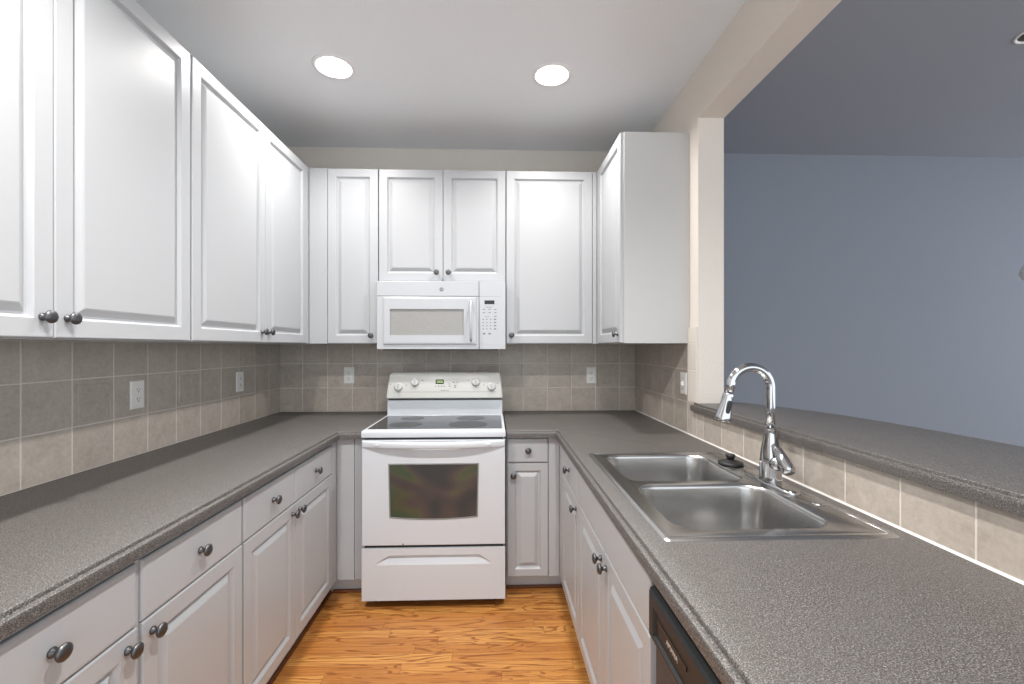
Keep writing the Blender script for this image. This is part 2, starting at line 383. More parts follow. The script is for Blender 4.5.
# base cabinets
XF, XG, YF = -.857, .360, 2.445                          # door faces: left run, right run, back run
ZS = .700
def base(label, loc, x0, x1, y0, y1, front, open_top=False):
    t = thing('base_cabinet', label, 'cabinet', loc)
    carcass(t, x0, x1, y0, y1, .100, .874, open_top)
    bm = bm_()
    if front == 'px': box(bm, x1 - .055, x1 - .040, y0, y1, .0, .0995)
    elif front == 'nx': box(bm, x0 + .040, x0 + .055, y0, y1, .0, .0995)
    else: box(bm, x0, x1, y0 + .060, y0 + .075, .0, .0995)
    finish('toe_kick', bm, M['toe'], t)
    return t
mpL = face_px(XF - T); mpR = face_nx(XG + T); mpB = face_ny(YF + T); px = (1, 0, 0); nx = (-1, 0, 0); ny = (0, -1, 0)
def basepair(label, ya, yb, yc, gap):
    """left-run cabinet, near ya .. seam yb .. far yc"""
    t = base(label, (XL, (ya + yc) / 2, 0), XL + .0005, XF - T, ya - .003, yc + .003, 'px')
    drawer(t, mpL, ya, yb - gap, ZS + .002, .852, ((ya + yb) / 2, .780), px); drawer(t, mpL, yb + gap, yc, ZS + .002, .852, ((yb + yc) / 2, .780), px)
    bm = bm_(); box(bm, XF - T + .0005, XF - .009, ya, yc, .8545, .8735); box(bm, XF - T + .0005, XF - .009, yb - gap + .0012, yb + gap - .0012, .104, .8540) if gap > .005 else None
    finish('face_frame', bm, M['cab'], t)
    door(t, mpL, ya, yb - gap, .104, ZS - .002, knobat=(yb - gap - .030, .662), axis=px, frame=.048)
    door(t, mpL, yb + gap, yc, .104, ZS - .002, knobat=(yb + gap + .030, .662), axis=px, frame=.048)
    return t
t = basepair('white left-run base cabinet nearest the back corner, two drawers over two doors', 1.550, 1.942, 2.370, .002)
bm = bm_(); box(bm, XF - T + .0005, XF - .001, 2.3745, YF - .0005, .102, .872, .001); finish('filler_strip', bm, M['cab'], t)
t = basepair('white left-run base cabinet in the foreground, two drawers over two doors', .672, 1.102, 1.538, .008)
basepair('white left-run base cabinet beside the camera, outside the picture', -.22, .22, .664, .003)
t = thing('base_cabinet', 'white blind corner base panel between left run and the range', 'cabinet', (-.8, 2.8, 0))
carcass(t, XL + .0005, -.703, YF + T, YB - .0005, .100, .874)
bm = bm_(); box(bm, XF + .0005, -.765, YF, YF + T - .0005, .102, .872, .001); box(bm, -.763, -.703, YF + .004, YF + T - .0005, .102, .872, .001)
finish('filler_strip', bm, M['cab'], t)
bm = bm_(); box(bm, XF - T - .039, -.703, YF + .070, YF + .085, 0, .0995); finish('toe_kick', bm, M['toe'], t)
# back base right of range
t = base('narrow white base cabinet right of the range, one drawer over one door', (.2, YB, 0), .068, XG + T - .0005, YF + T, YB - .0005, 'ny')
drawer(t, mpB, .074, .297, .734, .866, (.186, .802), ny)
door(t, mpB, .074, .297, .104, .729, knobat=(.105, .664), axis=ny, frame=.040)
bm = bm_(); box(bm, .301, XG - .0005, YF + .001, YF + T - .0005, .102, .872, .001); finish('filler_strip', bm, M['cab'], t)
# right run
t = base('white base cabinet at the far end of the sink side, drawer over door', (XR, 2.12, 0), XG + T, XR - .0005, 1.894, 3.1, 'nx')
drawer(t, mpR, 1.900, 2.348, ZS + .002, .852, (2.120, .780), nx)
door(t, mpR, 1.900, 2.348, .104, ZS - .002, knobat=(1.938, .660), axis=nx, frame=.048)
bm = bm_(); box(bm, XG + .0005, XG + T - .0005, 2.352, YF - .0005, .102, .872, .001); finish('filler_strip', bm, M['cab'], t)
t = base('white sink base cabinet with a plain false front over two doors', (XR, 1.45, 0), XG + T, XR - .0005, 1.002, 1.891, 'nx', True)
drawer(t, mpR, 1.016, 1.889, ZS + .002, .852, name='false_front')
door(t, mpR, 1.4475, 1.889, .104, ZS - .002, knobat=(1.480, .660), axis=nx, frame=.048)
door(t, mpR, 1.016, 1.4435, .104, ZS - .002, knobat=(1.411, .660), axis=nx, frame=.048)
t = base('white end base cabinet of the sink side beyond the dishwasher, outside the picture', (XR, 0, 0), XG + T, XR - .0005, -.40, .372, 'nx')
door(t, mpR, -.395, .368, .104, .862)
# shoe moulding along the toe kicks, set forward to stand in for toe-space shade
def shoe(nm, x0, x1, y0, y1):
    bm = bm_(); box(bm, x0, x1, y0, y1, 0, .018, .005); struct(nm, bm, M['shoe'])
shoe('trim_2', XF - T - .0395, XF - T - .027, -.22, 2.500)
shoe('trim_3', XF - T - .026, -.703, YF + .055, YF + .069)
shoe('trim_4', .068, XG + T + .026, YF + .064, YF + .079)
shoe('trim_5', XG + T + .027, XG + T + .0395, 1.002, 2.505)

# ------------------------------------------------------------------ dishwasher
t = thing('dishwasher', 'black and grey dishwasher under the worktop at bottom right', 'dishwasher', (.7, .68, 0))
bm = bm_(); box(bm, XG + .030, XR - .03, .385, .992, .02, .862, .002); finish('tub_body', bm, M['black'], t)
bm = bm_(); loops = []
dy0, dy1 = .383, .990
for x, y0, y1, z0, z1 in ((.405, dy0, dy1, .715, .834), (.362, dy0, dy1, .715, .834), (.351, dy0 + .004, dy1 - .003, .722, .831), (.3465, dy0 + .012, dy1 - .008, .730, .825), (.3465, dy0 + .04, dy1 - .030, .738, .803), (.3525, dy0 + .043, dy1 - .033, .742, .799)):
    loops.append([(x, y0, z0), (x, y1, z0), (x, y1, z1), (x, y0, z1)])
loft(bm, loops); cp = finish('control_panel', bm, M['dw'], t)
bm = bm_(); box(bm, .3505, .3530, .80, .945, .776, .785); finish('grip_slot', bm, M['black'], cp)
rot = Matrix(((0, 0, -1, 0), (-1, 0, 0, 0), (0, 1, 0, 0), (0, 0, 0, 1)))
text_part('brand_lettering', 'AMANA', .016, Matrix.Translation((.3518, .868, .768)) @ rot, M['silver'], cp)
bm = bm_(); box(bm, .362, .395, dy0 + .003, dy1 - .006, .105, .711, .004); finish('door', bm, M['dwdoor'], t, )
bm = bm_(); box(bm, .356, .372, dy0 + .003, dy1 - .004, .7112, .7148, .001); finish('trim_strip', bm, M['silver'], t)
bm = bm_(); box(bm, .42, .435, dy0, dy1, 0, .10); finish('toe_panel', bm, M['black'], t)

# ------------------------------------------------------------------ worktops
PROF = [(0, 0), (.0016, -.0008), (.0030, -.0030), (.0036, -.0095), (.0046, -.0108), (.0130, -.0106), (.0155, -.0120), (.0168, -.0150), (.0172, -.0190), (.0172, -.0385)]
def slab(name, pts, flags, ztop, holes=(), mats=None, parent=None):
    """pts ccw outline, flags[i] True if edge i->i+1 carries the nosing"""
    n_ = len(pts); off = []
    for i in range(n_):
        e0, e1 = flags[i - 1], flags[i]; p0, p1, p2 = Vector(pts[i - 1]), Vector(pts[i]), Vector(pts[(i + 1) % n_])
        n0 = Vector(((p1 - p0).y, -(p1 - p0).x)).normalized(); n1 = Vector(((p2 - p1).y, -(p2 - p1).x)).normalized()
        if e0 and e1:
            b_ = (n0 + n1).normalized(); off.append(b_ / max(b_.dot(n0), .3))
        elif e0: off.append(n0)
        elif e1: off.append(n1)
        else: off.append(Vector((0, 0)))
    bm = bm_(); loops = [[(p[0] + o_.x * d, p[1] + o_.y * d, ztop + z) for p, o_ in zip(pts, off)] for d, z in PROF]
    loft(bm, loops, False, False, 0)
    for h in holes:
        loft(bm, [[(x, y, ztop) for x, y in h], [(x, y, ztop - .0385) for x, y in h]], False, False)
    holes_poly(bm, [(a[0], a[1]) for a in loops[0]], holes, ztop); holes_poly(bm, [(a[0], a[1]) for a in loops[-1]], holes, ztop - .0385)
    return finish(name, bm, mats or M['lam'], parent, smooth_angle=math.radians(32))
def arc(cx_, cy_, r_, a0, a1, n_=6): return [(cx_ + r_ * math.cos(math.radians(a0 + (a1 - a0) * i / n_)), cy_ + r_ * math.sin(math.radians(a0 + (a1 - a0) * i / n_))) for i in range(n_ + 1)]
YC, XC, XD = 2.430, -.850, .352
TW = .0105    # tile skin thickness
pts = [(XL + .0005, -.25), (XC, -.25)] + arc(XC + .022, YC - .022, .022, 180, 90, 5) + [(-.7035, YC), (-.7035, YB - .0005), (XL + .0005, YB - .0005)]
fl = [True] + [True] * 7 + [False, False, False]; fl = (fl + [False] * 20)[:len(pts)]
fl = [i < 1 + 1 + 6 for i in range(len(pts))]
tag(slab('worktop', pts, fl, .914), 'long speckled grey worktop along the left wall turning to the range', 'worktop')
SX0, SX1, SY0, SY1 = .400, .978, 1.027, 1.888
hole = [(SX0 + .02, SY0 + .02), (SX0 + .02, SY1 - .02), (SX1 - .02, SY1 - .02), (SX1 - .02, SY0 + .02)]
pts = [(.0665, YB - .0005), (.0665, YC)] + arc(XD - .022, YC - .022, .022, 90, 0, 5) + [(XD, -.42), (XR - .0005, -.42), (XR - .0005, YB - .0005)]
fl = [1 <= i <= 8 for i in range(len(pts))]
tag(slab('worktop', pts, fl, .914, [hole]), 'speckled grey worktop around the sink and behind it to the range', 'worktop')
# raised bar ledge
bo = [(1.022, -.42), (1.535, -.42), (1.535, .60), (1.530, 1.219), (1.526, 1.427), (1.512, 1.600), (1.480, 1.790), (1.440, 1.918), (1.375, 2.093), (1.300, 2.215), (1.225, 2.300), (1.180, 2.33), (1.180, 2.2085 - .0172), (1.0475, 2.2085 - .0172)]
bo = [(1.022, -.42), (1.515, -.42), (1.515, .60), (1.512, 1.219), (1.508, 1.427), (1.494, 1.600), (1.463, 1.790), (1.424, 1.918), (1.360, 2.083), (1.285, 2.200), (1.215, 2.285), (XW + .001, 2.34), (XW + .001, 2.2070), (XR - .0005, 2.2070), (XR - .0005, 2.226), (1.022, 2.226)]
fl = [True] * 10 + [True, False, False, False, True, True]
tag(slab('bar_ledge', bo, fl, 1.0865), 'raised speckled grey bar ledge in the pass-through above the sink', 'bar top')

# ------------------------------------------------------------------ tile backsplashes
def frange(a, b, c_): 
    out = []; x = a
    while x < b - 1e-6: out.append(x); x += c_
    return out
def tiles(name, label, mp, ul, vl, deco=(), skip=(), pale=(), region=None, extra=None):
    """grout bed with individual bevelled tiles, one mesh"""
    bm = bm_(); lay = None
    rl = bm.faces.layers.float.new('rnd')
    regs = region or [(ul[0], ul[-1], vl[0], vl[-1])]
    def put(u0, u1, v0, v1, mi, rv):
        g = .0016; u0 += g; u1 -= g; v0 += g; v1 -= g
        if u1 - u0 < .006 or v1 - v0 < .006: return
        prof = [(0, .004), (0, .0088), (.0018, .0105)]
        if mi == 2: prof += [(.012, .0105), (.015, .0097), (.019, .0097), (.022, .0112)]
        fs = []
        L = [rect(u0, u1, v0, v1, i, w_, mp) for i, w_ in prof]
        fs = loft(bm, L, False, True, 1)
        for f in fs: f[rl] = rv
        if mi == 2: fs[-1].material_index = 2
        if mi == 3:
            for f in fs: f.material_index = 3
    for (a, b, c_, d) in regs:
        loft(bm, [rect(a, b, c_, d, 0, .0003, mp), rect(a, b, c_, d, 0, .0094, mp)], True, True, 0)
        us = [a] + [u for u in ul if a + .004 < u < b - .004] + [b]; vs = [c_] + [v_ for v_ in vl if c_ + .004 < v_ < d - .004] + [d]
        for i in range(len(us) - 1):
            for j in range(len(vs) - 1):
                uc, vc = (us[i] + us[i + 1]) / 2, (vs[j] + vs[j + 1]) / 2
                mi = 1
                if any(abs(uc - p_[0]) < .05 and abs(vc - p_[1]) < .05 for p_ in deco): mi = 2
                if any(p_[0] < uc < p_[1] and vc > p_[2] for p_ in pale): mi = 3
                put(us[i], us[i + 1], vs[j], vs[j + 1], mi, R.random())
    bmesh.ops.recalc_face_normals(bm, faces=bm.faces)
    o = finish(name, bm, [M['grout'], M['tile'], M['relief'], M['paletile']])
    return tag(o, label, 'backsplash')
VL = [.915, 1.083, 1.2545, ZB - .0005]
ulL = [-.25] + [1.465 - .1728 * k for k in range(9, 0, -1)] + [1.465 + .1728 * k for k in range(0, 10)] + [YB - .012]
tiles('tile_backsplash', 'beige tile backsplash on the left wall behind the long worktop', face_px(XL), ulL, VL, deco=[(1.73, 1.17), (2.25, 1.17)])
ulB = [XL + .0005] + [.905 - .1738 * k for k in range(13, -1, -1)] + [XR - .0005]
tiles('tile_backsplash', 'beige tile backsplash on the back wall behind the range', face_ny(YB), ulB, VL, deco=[(-1.44, 1.17), (-.745, 1.17), (-.051, 1.17), (.818, 1.17)], region=[(XL + .0005, XR - .0005, .915, ZB - .0005)])
ulR = [.906 - .1752 * k for k in range(8, 0, -1)] + [.906 + .1752 * k for k in range(0, 13)]
o = tiles('tile_backsplash', 'beige tile strip on the right wall from the corner along under the bar ledge', face_nx(XR), ulR, VL + [1.476],
      deco=[(2.57, 1.17)], pale=[(2.20, 2.306, 1.04)], region=[(2.307, YB - .012, .915, ZB - .0005), (-.42, 2.2085, .915, 1.0470), (2.2086, 2.2450, .915, 1.0470), (2.2452, 2.3045, .915, 1.0870), (2.2086, 2.3045, 1.0885, 1.476)])
bm = bm_()
loft(bm, [[(XR - .0105, y, .9145), (XR - .0160, y, .9145), (XR - .0135, y, .9165), (XR - .0105, y, .9195)] for y in (-.42, YB - .02)], True, True)
finish('caulk_bead', bm, M['caulk'], o)

# ------------------------------------------------------------------ outlets and switch
def outlet(label, pos, kind, switch=False):
    mp0 = {'px': face_px(pos[0]), 'nx': face_nx(pos[0]), 'ny': face_ny(pos[1])}[kind]
    uc = pos[0] if kind == 'ny' else pos[1]; vc = pos[2]
    t = thing('light_switch' if switch else 'wall_outlet', label, 'light switch' if switch else 'outlet', pos)
    bm = bm_(); hw, hh = .036, .0585
    loft(bm, [rect(uc - hw, uc + hw, vc - hh, vc + hh, i, w_, mp0) for i, w_ in ((0, .0002), (0, .003), (.002, .0052), (.005, .006))]); finish('plate', bm, M['plate'], t)
    if switch:
        bm = bm_(); loft(bm, [rect(uc - .005, uc + .005, vc - .012, vc + .012, i, w_, mp0) for i, w_ in ((0, .0062), (0, .008), (.0015, .017))]); finish('toggle', bm, M['plate'], t)
        for s in (-.030, .030):
            bm = bm_(); loft(bm, [rect(uc - .003, uc + .003, vc + s - .003, vc + s + .003, i, w_, mp0) for i, w_ in ((0, .0062), (.0005, .0072))]); finish('screw', bm, M['slot'], t)
    else:
        for s in (-.0195, .0195):
            bm = bm_(); lp = []
            for i, w_ in ((0, .0062), (0, .0075), (.001, .0082)):
                L = []
                for k in range(24):
                    a = 2 * math.pi * k / 24; cu, su = math.cos(a), math.sin(a)
                    L.append(mp0(uc + math.copysign(abs(cu) ** .7, cu) * (.0165 - i), vc + s + math.copysign(abs(su) ** .6, su) * (.0145 - i), w_))
                lp.append(L)
            loft(bm, lp); r_ = finish('receptacle', bm, M['plate'], t)
            bm = bm_()
            for du, w2, h2, dv in ((-.006, .0011, .0045, .003), (.006, .0011, .0036, .003), (0, .0024, .0024, -.0075)):
                loft(bm, [rect(uc + du - w2, uc + du + w2, vc + s + dv - h2, vc + s + dv + h2, 0, w_, mp0) for w_ in (.0080, .0086)])
            finish('slots', bm, M['slot'], r_)
    return t
outlet('white duplex outlet on the left backsplash, the nearer one', (XL + TW, 1.923, 1.171), 'px')
outlet('white duplex outlet on the left backsplash, farther one by the corner', (XL + TW, 2.678, 1.167), 'px')
outlet('white duplex outlet on the back wall left of the range', (-1.030, YB - TW, 1.171), 'ny')
outlet('white duplex outlet on the back wall right of the range', (.700, YB - TW, 1.168), 'ny')
outlet('white switch plate on the right wall above the bar ledge end', (XR - TW, 2.352, 1.177), 'nx', True)

# ------------------------------------------------------------------ range
RX0, RX1, RY = -.694, .0590, 2.335
t = thing('electric_range', 'white freestanding electric range with black glass cooktop', 'range', ((RX0 + RX1) / 2, 2.65, 0))
bm = bm_(); box(bm, RX0 + .006, RX1 - .006, RY + .035, 2.950, .035, .894); finish('body', bm, [M['enamel']], t)
bm = bm_(); box(bm, RX0 + .012, RX1 - .012, RY + .018, RY + .0345, .050, .893); finish('gap_dark_sheet', bm, M['black'], t)  # black sheet standing in for the dark gaps around door and drawer
# cooktop frame: ring with rounded outside edges
bm = bm_()
gx0, gx1, gy0, gy1 = -.680, .043, 2.376, 2.852
loft(bm, [[(RX0 + a, RY + a, z), (RX1 - a, RY + a, z), (RX1 - a, 2.90, z), (RX0 + a, 2.90, z)] for a, z in ((.008, .896), (.001, .899), (0, .905), (0, .924), (.0015, .930), (.005, .934), (.010, .9355))]
     + [[(gx0, gy0, .9355), (gx1, gy0, .9355), (gx1, gy1, .9355), (gx0, gy1, .9355)], [(gx0 + .002, gy0 + .002, .931), (gx1 - .002, gy0 + .002, .931), (gx1 - .002, gy1 - .002, .931), (gx0 + .002, gy1 - .002, .931)]], True, True)
ct = finish('cooktop_frame', bm, M['enamel'], t, smooth_angle=math.radians(40))
bm = bm_(); box(bm, gx0 + .003, gx1 - .003, gy0 + .003, gy1 - .003, .9312, .9348, .0006); gl = finish('glass_cooktop', bm, M['ceran'], t)
for (bx, by, br) in ((-.150, 2.520, .110), (-.500, 2.520, .092), (-.500, 2.735, .070), (-.145, 2.740, .088)):
    bm = bm_(); loft(bm, [circle((bx, by, .9349), br, 48), circle((bx, by, .9352), br, 48)], True, True); finish('burner', bm, M['burner'], gl)
# oven door
bm = bm_(); dx0, dx1 = RX0 + .002, RX1 - .002; mpr = face_ny(RY + .0178)
loft(bm, [rect(dx0, dx1, .333, .885, i, w_, mpr) for i, w_ in ((0, 0), (0, .013), (.0015, .0165), (.004, .0178))])
dr = finish('oven_door', bm, M['enamel'], t)
bm = bm_()
def winloop(d, y):
    wx0, wx1, wz0, wz1 = -.549 + d, -.087 - d, .484 + d, .757 - d; L = []
    for i in range(17):
        s = i / 16; L.append((wx0 + .006 + (wx1 - wx0 - .012) * s, y, wz0 - .012 * (1 - (2 * s - 1) ** 2)))
    L += [(wx1, y, wz1), (wx0, y, wz1)]; return L
loft(bm, [winloop(-.006, RY - .0002), winloop(-.005, RY - .0022), winloop(0, RY - .0028), winloop(.001, RY - .0008)], True, True, 0)
wf = finish('window_frame', bm, M['greyline'], dr)
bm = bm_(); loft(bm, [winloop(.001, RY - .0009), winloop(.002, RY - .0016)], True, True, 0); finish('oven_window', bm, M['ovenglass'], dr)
bm = bm_(); L = []; nn = 40
for i in range(nn + 1):
    s = i / nn; x = dx0 + .004 + (dx1 - dx0 - .008) * s; e = 1 - abs(2 * s - 1) ** 2.6; p_ = RY - .004 - .048 * e
    th = .010 + .008 * e; zc_ = .8650; h = .0180 - .0020 * e
    ring = []
    for k in range(14):
        a = 2 * math.pi * k / 14; cu, su = math.cos(a), math.sin(a)
        ring.append((x, p_ + th * .5 - math.copysign(abs(cu) ** .7, cu) * th * .5, zc_ + math.copysign(abs(su) ** .6, su) * h))
    L.append(ring)
loft(bm, L, True, True, 0, True, True)
for x in (-.60, -.46, -.17, -.035):
    box(bm, x - .016, x + .016, RY - .030, RY - .0002, .8590, .8700, .002)
finish('handle', bm, M['enamel'], dr, smooth_angle=math.radians(50))
bm = bm_(); lathe(bm, [(.004, 0), (.0035, .002), (.002, .003)], 12); bm.transform(Matrix.Translation((-.478, RY - .0001, .3405)) @ Matrix.Rotation(math.pi / 2, 4, 'X')); finish('screw', bm, M['slot'], dr)
# storage drawer with pressed grip
bm = bm_(); nxg, nzg = 90, 54; dz0, dz1 = .046, .317; grid = []
def grip(x, z):
    s = (x + .3175) / .300
    if abs(s) >= 1: return 0
    zl = .232; zh = zl + .040 * min(1, (1 - abs(s)) * 4.5) ** .8
    if z < zl or z > zh + .006: return 0
    d = .016 * min(1, (1 - abs(s)) * 5)
    return d * (z - zl) / (zh - zl) if z <= zh else d * (1 - (z - zh) / .006)
zs = [dz0 + (dz1 - dz0) * j / nzg for j in range(nzg + 1)]
for i in range(nxg + 1):
    x = dx0 + (dx1 - dx0) * i / nxg
    grid.append([bm.verts.new((x, RY + grip(x, z), z)) for z in zs])
for i in range(nxg):
    for j in range(nzg): bm.faces.new((grid[i][j], grid[i + 1][j], grid[i + 1][j + 1], grid[i][j + 1]))
bk = [bm.verts.new((x, RY + .0178, z)) for x, z in ((dx0, dz0), (dx1, dz0), (dx1, dz1), (dx0, dz1))]
bm.faces.new(bk)
bm.faces.new([bk[0], bk[1]] + [grid[i][0] for i in range(nxg, -1, -1)]); bm.faces.new([bk[3], bk[2]] + [grid[i][nzg] for i in range(nxg, -1, -1)])
bm.faces.new([bk[0], bk[3]] + [grid[0][j] for j in range(nzg, -1, -1)]); bm.faces.new([bk[1], bk[2]] + [grid[nxg][j] for j in range(nzg, -1, -1)])
finish('storage_drawer', bm, M['enamel'], t)
for x in (RX0 + .06, RX1 - .06):
    for y in (RY + .08, 2.90):
        bm = bm_(); lathe(bm, [(.014, 0), (.014, .012), (.008, .016), (.008, .036)], 16, (x, y, 0)); finish('foot', bm, M['black'], t)
# backguard: lower riser, dark gap, curved control panel
bm = bm_(); box(bm, RX0 + .010, RX1 - .008, 2.856, 2.950, .934, 1.033, .003); finish('backguard_riser', bm, M['enamel'], t)
bm = bm_(); box(bm, RX0 + .016, RX1 - .014, 2.868, 2.948, 1.033, 1.046); finish('vent_gap', bm, M['black'], t)
def bgprof(x, s):
    base_ = [(2.838, 1.044), (2.832, 1.050), (2.836, 1.075), (2.860, 1.180), (2.866, 1.194), (2.876, 1.203), (2.892, 1.207), (2.946, 1.207), (2.950, 1.200), (2.950, 1.044)]
    cy_, cz_ = 2.93, 1.07
    return [(x, cy_ + (y - cy_) * s, max(1.044, cz_ + (z - cz_) * s)) for y, z in base_]
xa, xb = RX0 + .004, RX1 - .003
sl = lambda x, z: 0
L = []
for d, s in ((0, .86), (.002, .93), (.006, .975), (.012, 1.0)): L.append([(p_[0] + .018 * (p_[2] - 1.044) / .16, p_[1], p_[2]) for p_ in bgprof(xa + d, s)])
R_ = [[(p_[0] - .018 * (p_[2] - 1.044) / .16, p_[1], p_[2]) for p_ in bgprof(xb - d, s)] for d, s in ((.012, 1.0), (.006, .975), (.002, .93), (0, .86))]
bm = bm_(); loft(bm, L + R_); bgd = finish('control_panel', bm, M['bisque'], t, smooth_angle=math.radians(35))
tilt = math.atan2(.024, .105); nrm = Vector((0, -math.cos(tilt), math.sin(tilt)))
fy = lambda z: 2.836 + (z - 1.075) * (.024 / .105)
def onpanel(x, z, lift=0): return Vector((x, fy(z), z)) + nrm * lift
qn = Vector((0, 0, 1)).rotation_difference(nrm).to_matrix().to_4x4()
for x, z in ((-.611, 1.118), (-.508, 1.147), (-.119, 1.147), (-.018, 1.118)):
    mt = Matrix.Translation(onpanel(x, z, 0)) @ qn
    bm = bm_(); lathe(bm, [(.0275, 0), (.0275, .004), (.0255, .007), (.0225, .008), (.0215, .012), (.0205, .0135)], 36); bm.transform(mt); kb = finish('knob', bm, M['bisque'], bgd)
    bm = bm_(); box(bm, -.0045, .0045, -.022, .022, .0137, .0235, .002); bm.transform(mt); finish('grip', bm, M['enamel'], kb)
    bm = bm_(); box(bm, -.0012, .0012, -.020, .018, .0236, .0240); bm.transform(mt); finish('pointer', bm, M['keyink'], kb)
def panelbox(bm, x, z, hx, hz, lift=.0006, mi=0):
    L = []
    for l_ in (0.0001, lift):
        L.append([tuple(onpanel(x + a * hx, z + b * hz, l_)) for a, b in ((-1, -1), (1, -1), (1, 1), (-1, 1))])
    loft(bm, L, True, True, mi)
bm = bm_(); panelbox(bm, -.350, 1.150, .026, .0145, .0010); ck = finish('clock_display', bm, M['clock'], bgd)
bm = bm_()
for k, x in enumerate((-.364, -.3545, -.3445, -.335)):
    for dz, hz, dx, hx in ((.0065, .0008, 0, .0032), (-.0065, .0008, 0, .0032), (0, .0065, -.003, .0008), (0, .0065, .003, .0008)):
        panelbox(bm, x + dx, 1.150 + dz, hx, hz, .0016)
finish('clock_digits', bm, M['digits'], ck)
def pk(nm, x, z, hx, hz, m_='keyink'):
    bm = bm_(); panelbox(bm, x, z, hx, hz); finish(nm, bm, M[m_], bgd)
for x in (-.376, -.356, -.338, -.322): pk('key', x, 1.122, .0045, .0028)
for x, z in ((-.288, 1.136), (-.286, 1.122), (-.262, 1.146), (-.238, 1.148), (-.252, 1.124), (-.25, 1.114)): pk('key', x, z, .0055, .0024)
pk('printed_mark', -.327, 1.094, .018, .0014); pk('printed_mark', -.298, 1.094, .008, .0014)
for x, z in ((-.662, 1.135), (-.562, 1.128), (-.46, 1.158), (-.165, 1.158), (-.068, 1.128), (.02, 1.138)): pk('printed_mark', x, z, .0035, .0025)
bm = bm_(); panelbox(bm, -.315, 1.086, .325, .0009, .0005); finish('panel_seam', bm, M['greyline'], bgd)

# ------------------------------------------------------------------ microwave
MY = 2.780; mx0, mx1 = -.731, .0700; mz0, mz1 = 1.358, 1.7845
t = thing('microwave', 'white over-the-range microwave under the short cabinet', 'microwave', (-.33, YB, mz0))
bm = bm_(); box(bm, mx0 + .004, mx1 - .004, MY + .030, YB - .011, mz0 + .012, mz1, .002); finish('body', bm, M['mwshell'], t)
bm = bm_(); box(bm, mx0 + .03, mx1 - .05, MY + .035, YB - .05, mz0 - .006, mz0 + .0115); finish('bottom_grille', bm, M['black'], t)
mpm = face_ny(MY + .030)
def mslab(name, u0, u1, v0, v1, m_, parent, w0=.0003, w1=.030, r=.003):
    bm = bm_(); loft(bm, [rect(u0, u1, v0, v1, i, w_, mpm) for i, w_ in ((0, w0), (0, w1 - r), (r * .4, w1 - r * .3), (r, w1))]); return finish(name, bm, m_, parent)
vg = mslab('vent_cover', mx0, -.0975, 1.6900, mz1 - .001, M['mwshell'], t)
bm = bm_(); lp = [circle((-.330, MY - .0001 - k, 1.732), .0125, 32, 1) for k in (0, .0008)]
loft(bm, lp); bd = finish('logo_badge', bm, M['keyink'], vg)
bm = bm_(); loft(bm, [circle((-.330, MY - .0009 - k, 1.732), .0100, 32, 1) for k in (0, .0003)]); finish('badge_face', bm, M['greyline'], bd)
rt = Matrix(((1, 0, 0, 0), (0, 0, -1, 0), (0, 1, 0, 0), (0, 0, 0, 1)))
text_part('badge_monogram', 'GE', .0085, Matrix.Translation((-.330, MY - .0018, 1.732)) @ rt, M['plate'], bd, .0003)
dm = mslab('door', mx0, -.0975, mz0, 1.6880, M['mwshell'], t)
# raised frame bead and window
bm = bm_(); loft(bm, [rect(-.692, -.112, 1.388, 1.684, i, w_, mpm) for i, w_ in ((0, .0301), (.003, .0360), (.012, .0380), (.014, .0378))] + [rect(-.648, -.191, 1.446, 1.609, 0, w_, mpm) for w_ in (.0378, .0304)]); fr = finish('door_panel', bm, M['mwshell'], dm)
bm = bm_(); loft(bm, [rect(-.6475, -.1915, 1.4465, 1.6085, 0, w_, mpm) for w_ in (.0305, .0312)]); finish('window', bm, M['mwglass'], dm)
bm = bm_(); hp = [(-.146, MY - .0084, 1.660)] + [(-.146, MY - .0084 - .034 * math.sin(math.pi * k / 12) ** .5, 1.660 - .250 * k / 12) for k in range(1, 12)] + [(-.146, MY - .0084, 1.410)]
tube(bm, hp, [.007] + [.008] * 11 + [.007], 14); finish('handle', bm, M['mwshell'], dm)
cpn = mslab('control_panel', -.0945, mx1, mz0, mz1 - .001, M['mwshell'], t)
bm = bm_(); loft(bm, [rect(-.078, .036, 1.386, 1.681, i, w_, mpm) for i, w_ in ((0, .0301), (.001, .0306))]); finish('key_pad', bm, M['mwshell'], cpn)
bm = bm_(); loft(bm, [rect(-.0938, .036, 1.6884, 1.6898, 0, w_, mpm) for w_ in (.0300, .0304)]); finish('panel_seam', bm, M['greyline'], cpn)
bm = bm_(); loft(bm, [rect(-.062, .0005, 1.641, 1.665, i, w_, mpm) for i, w_ in ((0, .0307), (.0005, .0314))]); finish('display', bm, M['dispglass'], cpn)
def mk(x, z, hx, hz):
    bm = bm_(); loft(bm, [rect(x - hx, x + hx, z - hz, z + hz, 0, w_, mpm) for w_ in (.0307, .0311)]); finish('key', bm, M['keyink'], cpn)
mk(-.034, 1.622, .020, .0014)
for z in (1.608, 1.588):
    for x in (-.066, -.030, .006): mk(x, z, .0075, .0022)
mk(.006, 1.565, .007, .0026); mk(-.045, 1.562, .014, .0012)
for z in (1.546, 1.526, 1.506, 1.486):
    for x in (-.070, -.047, -.024, .004): mk(x, z, .0034 if x < 0 else .0075, .0034)
for x in (-.064, -.030): mk(x, 1.456, .007, .005)

